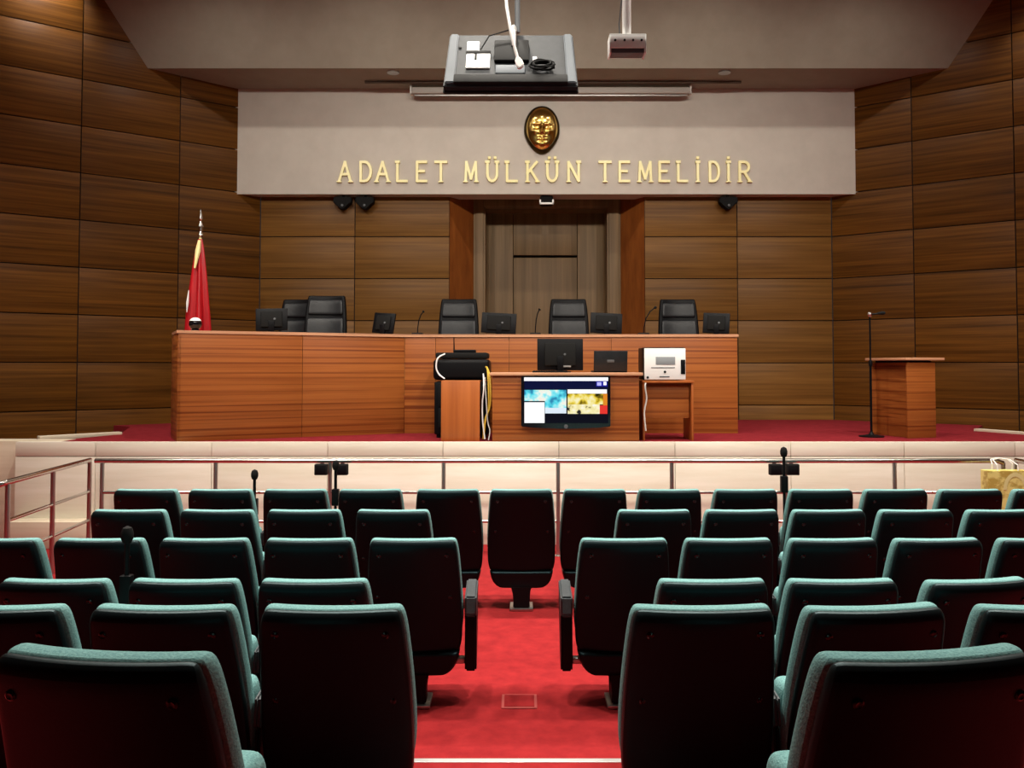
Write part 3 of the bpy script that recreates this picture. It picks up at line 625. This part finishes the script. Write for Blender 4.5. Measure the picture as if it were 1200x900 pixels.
# ---------------------------------------------------------------- guard rails in front of the stage
RY0 = 8.65
t = thing('guard_rail', 'steel guard rail running along the stone front of the stage', 'railing', (0, RY0, 0))
RPX = [-4.228, -3.083, -1.929, -.784, .37, 1.516, 2.661, 3.763, 4.86]
MB().tube([(-4.30, 0, .953), (4.80, 0, .953), (4.86, 0, .93)], .024, 14).build('handrail', M_chrome, t)
for z in (.636, .346): MB().tube([(-4.228, 0, z), (4.86, 0, z)], .016, 12).build('rail', M_chrome, t)
for x in RPX: MB().tube([(x, 0, .01), (x, 0, .935)], .021, 12).build('post', M_steel, t)
for x in RPX: MB().lathe([(.05, 0), (.05, .008), (.025, .016)], 16, T(x, 0, 0)).build('base_flange', M_chrome, t)
def side_rail(sg, xa, ya, xb, yb, label):
    t = thing('guard_rail', label, 'railing', (0, 0, 0))
    d = Vector((xb-xa, yb-ya))
    tail = [(xb+sg*.02, yb-.05, .945), (xb+sg*.09, yb-.09, .91), (xb+sg*.25, yb-.10, .90)]
    MB().tube([(xa, ya, .953), (xb, yb, .953)]+tail, .024, 14).build('handrail', M_chrome, t)
    for z in (.636, .346): MB().tube([(xa, ya, z), (xb, yb, z)], .016, 12).build('rail', M_chrome, t)
    for f in (0, .5, 1): MB().tube([(xa+d.x*f, ya+d.y*f, .0), (xa+d.x*f, ya+d.y*f, .935)], .021, 12).build('post', M_steel, t)
side_rail(-1, -4.39, 8.72, -4.23, 7.07, 'steel guard rail turning towards the seats at the left end')
side_rail(1, 5.02, 8.70, 4.98, 7.1, 'steel guard rail turning towards the seats at the right edge')
def rail_box(x, label):
    t = thing('rail_box', label, 'speaker', (x, 8.605, .874), 0, 'small black boxes on the rail')
    MB().box(-.063, .063, -.05, .02, -.055, .055, .008).build('box_body', M_blackm, t)
    MB().box(-.05, .05, -.054, -.049, -.042, .042, .004).build('grille', M_black, t)
    MB().box(-.02, .02, .018, .03, .02, .06, .003).build('clamp', M_black, t)
rail_box(-2.005, 'small black box on the left part of the rail, left of its post'); rail_box(-1.80, 'small black box on the left part of the rail, right of its post')
rail_box(2.545, 'small black box on the right part of the rail, left of the microphone'); rail_box(2.715, 'small black box on the right part of the rail, right of the microphone')
t = thing('gift_bag', 'yellow patterned paper gift bag hanging at the right end of the rail', 'bag', (4.76, 8.44, .50))
MB().prism([(-.205, 0), (.205, 0), (.205, .385), (-.205, .385)], -.07, .07, 'y', bev=.004).build('bag_body', M_bag, t)
mb = MB()
mb.add([(.12*math.cos(PI*k/16)+.06, -.072, .20+.17*math.sin(PI*k/16)) for k in range(17)]+[(.085*math.cos(PI*k/16)+.06, -.072, .20+.13*math.sin(PI*k/16)) for k in range(17)],
       [(k, k+1, 18+k, 17+k) for k in range(16)]); mb.build('printed_arch', mat('bag_print', srgb(232, 226, 160), .6), t)
for y in (-.05, .05):
    MB().tube([(-.10, y, .37), (-.10, y*.9, .44), (-.085, y*.4+.08, .48), (.0, y*.3+.12, .49), (.085, y*.4+.08, .48), (.10, y*.9, .44), (.10, y, .37)], .006, 8).build('handle', M_white, t)

# ---------------------------------------------------------------- microphone stands among the seats
def mic_stand(x, y, z, h, label, lean=0):
    t = thing('microphone_stand', label, 'microphone stand', (x, y, z))
    MB().lathe([(.10, 0), (.10, .012), (.03, .025), (.014, .05)], 20).build('base', M_black, t)
    MB().tube([(0, 0, .04), (0, 0, h-.22)], .012, 10).build('tube', M_black, t)
    MB().box(-.03, .03, -.025, .025, h-.36, h-.22, .008).build('switch_box', M_black, t)
    MB().tube([(0, 0, h-.22), (lean*.5, 0, h-.12), (lean, 0, h-.06)], .013, 10).build('gooseneck', M_black, t)
    MB().lathe([(.002, -.045), (.02, -.04), (.03, -.015), (.03, .01), (.022, .035), (.002, .045)], 16, T(lean, 0, h-.02)).build('microphone', M_blackm, t)
mic_stand(-2.255, 7.25, 0, 1.01, 'black microphone stand rising behind the left front-row seats')
mic_stand(2.22, 7.25, 0, 1.20, 'tall black microphone stand rising before the right part of the rail')
mic_stand(-1.57, 7.25, 0, 1.09, 'black microphone stand beside the left rail boxes')
mic_stand(-1.985, 4.33, 0, 1.075, 'black microphone stand between seats of the third row on the left')
t = thing('floor_box', 'small square floor socket box set in the red aisle carpet', 'floor box', (-.012, 4.915, 0))
MB().box(-.10, .10, -.10, .10, .0, .005, .002).build('frame', mat('dull_red_frame', srgb(168, 66, 62), .8), t); MB().box(-.085, .085, -.085, .085, .004, .008, .002).build('lid', M_carpet, t)

# ---------------------------------------------------------------- audience seats
US = [-1, -.86, -.5, 0, .5, .86, 1]
def yb(z): return .155*(.945-z)/.6+.018*math.sin(PI*min(1, max(0, (z-.3)/.65)))
def make_seat():
    t = thing('auditorium_seat', '', 'chair', (0, 0, 0), 0, 'auditorium seats')
    prof = [(.295, .24), (.315, .258), (.40, .270), (.60, .265), (.76, .255), (.86, .246), (.913, .241), (.948, .228)]
    MB().slab(US, [(z, h, yb(z)) for z, h in prof], .02, -.032, .035, .028).build('back_shell', M_shell, t, sub=2)
    prof = [(.34, .235), (.36, .256), (.46, .274), (.62, .270), (.78, .260), (.88, .251), (.925, .244), (.953, .230)]
    MB().slab(US, [(z, h, yb(z)) for z, h in prof], .085, .012, .035).build('back_cushion', M_teal, t, sub=2)
    MB().slab(US, [(.26, .19, .38), (.28, .22, .375), (.40, .238, .355), (.53, .240, .335), (.595, .236, .325), (.615, .21, .32)], .07, -.05, 0).build('seat_cushion', M_teal, t, sub=2)
    MB().slab(US, [(.27, .20, .38), (.30, .215, .375), (.53, .22, .335), (.58, .20, .325)], .095, .06, 0).build('seat_shell', M_shell, t, sub=1)
    MB().slab(US, [(.165, .15, .20), (.18, .20, .20), (.22, .238, .20), (.285, .252, .19), (.305, .252, .185)], .13, -.07, .01).build('underframe', M_shell, t, sub=2)
    MB().prism([(-.065, .02), (.065, .02), (.06, .13), (.085, .19), (-.085, .19), (-.06, .13)], .12, .26, 'y', bev=.008).build('pedestal', M_black, t)
    MB().box(-.09, .09, .10, .30, 0, .022, .004).build('base_plate', M_steel, t)
    for x, z in ((-.185, .865), (.185, .865), (-.20, .62), (.20, .62)):
        MB().lathe([(.013, -.002), (.013, .004), (.008, .007), (.003, .005)], 12, T(x, yb(z)-.030+.035*(x/.25)**2, z) @ RX(PI/2+.25)).build('screw', M_blackg, t)
    for sd, s, wid in (('L', -1, 0), ('R', 1, 0), ('LA', -1, 1), ('RA', 1, 1)):   # slim shared arms, broad aisle arms
        xa, xb = (.279, .345) if wid else (.279, .300)
        x0, x1 = min(xa*s, xb*s), max(xa*s, xb*s)
        a = MB().prism([(.19, .56), (.44, .60), (.47, .56), (.44, .46), (.34, .27), (.26, .18), (.18, .18), (.15, .26)], x0, x1, 'x', bev=.010).build('armrest', M_black, t)
        MB().prism([(.155, .50), (.17, .60), (.45, .635), (.48, .60), (.47, .57), (.18, .48)], x0-.0005, x1+.0005, 'x', bev=.010).build('arm_pad', M_slate, a)
        MB().box(min(.225*s, xa*s), max(.225*s, xa*s), .20, .25, .215, .25, .006).build('arm_bracket', M_steel, a)
        a['side'] = sd
    return t
proto = make_seat(); first = True
ROWN = ['front row', 'second row', 'third row', 'fourth row', 'fifth row', 'nearest row']
J = lambda: random.uniform(-1.2, 1.2)
# row: (Y, floor level, left chairs from the aisle out, right chairs from the aisle out); (X, turn in degrees)
ROWDEF = [(6.60, 0, [(-.570, 0), (-1.172, 1), (-1.755, 0), (-2.335, 0), (-2.915, -1)], [(.570, 0), (1.15, 1), (1.742, 1), (2.325, 0), (2.905, 2), (3.485, 2), (4.06, 2)]),
          (5.65, 0, [(-.855, -1), (-1.445, 0), (-2.025, -2), (-2.61, 0)], [(.884, 1), (1.465, 1), (2.045, 2), (2.625, 2), (3.205, 3)]),
          (4.70, 0, [(-.596, 1), (-1.175, 0), (-1.755, 0), (-2.335, 0), (-2.915, -1)], [(.568, 0), (1.147, 1), (1.727, 2), (2.307, 3), (2.887, 1)]),
          (3.79, 0, [(-.928, 0), (-1.508, -1), (-2.09, -1)], [(.856, 1), (1.436, 1), (2.05, 8)]),
          (2.88, .135, [(-.642, 0), (-1.222, -1), (-1.802, 0)], [(.618, 1), (1.21, 6.5), (1.80, 1)]),
          (1.82, .33, [(-.916, -7.5)], [(.890, 7.5)])]
CNT = ['first', 'second', 'third', 'fourth', 'fifth', 'sixth', 'seventh']
def place(x, y, z, deg, label, skip):
    global first
    dup(proto, (x, y, z), R(deg), label, skip)
for ri, (Y, z, left, right) in enumerate(ROWDEF):
    for side, chairs in (('left', left), ('right', right)):
        for k, (x, dg) in enumerate(chairs):
            outer, inner = ('L', 'R') if side == 'left' else ('R', 'L')
            skip = (inner, outer+'A') if (k == 0 and ri == 2) else (inner, inner+'A', outer+'A')
            sd = side+' of the aisle'
            if len(chairs) == 1: lab = 'big teal-edged black seat in the %s, %s' % (ROWN[ri], sd)
            elif k == 0: lab = 'black teal-cushioned seat in the %s, first %s' % (ROWN[ri], sd)
            else: lab = 'black teal-cushioned seat in the %s, %s %s' % (ROWN[ri], CNT[k], sd)
            place(x, Y, z, dg, lab, skip)
place(0, 6.60, 0, 0, 'single black seat standing in the middle of the aisle, front row', ('L', 'R', 'LA', 'RA'))
def wipe(o):
    for c in list(o.children): wipe(c)
    bpy.data.objects.remove(o, do_unlink=True)
wipe(proto)
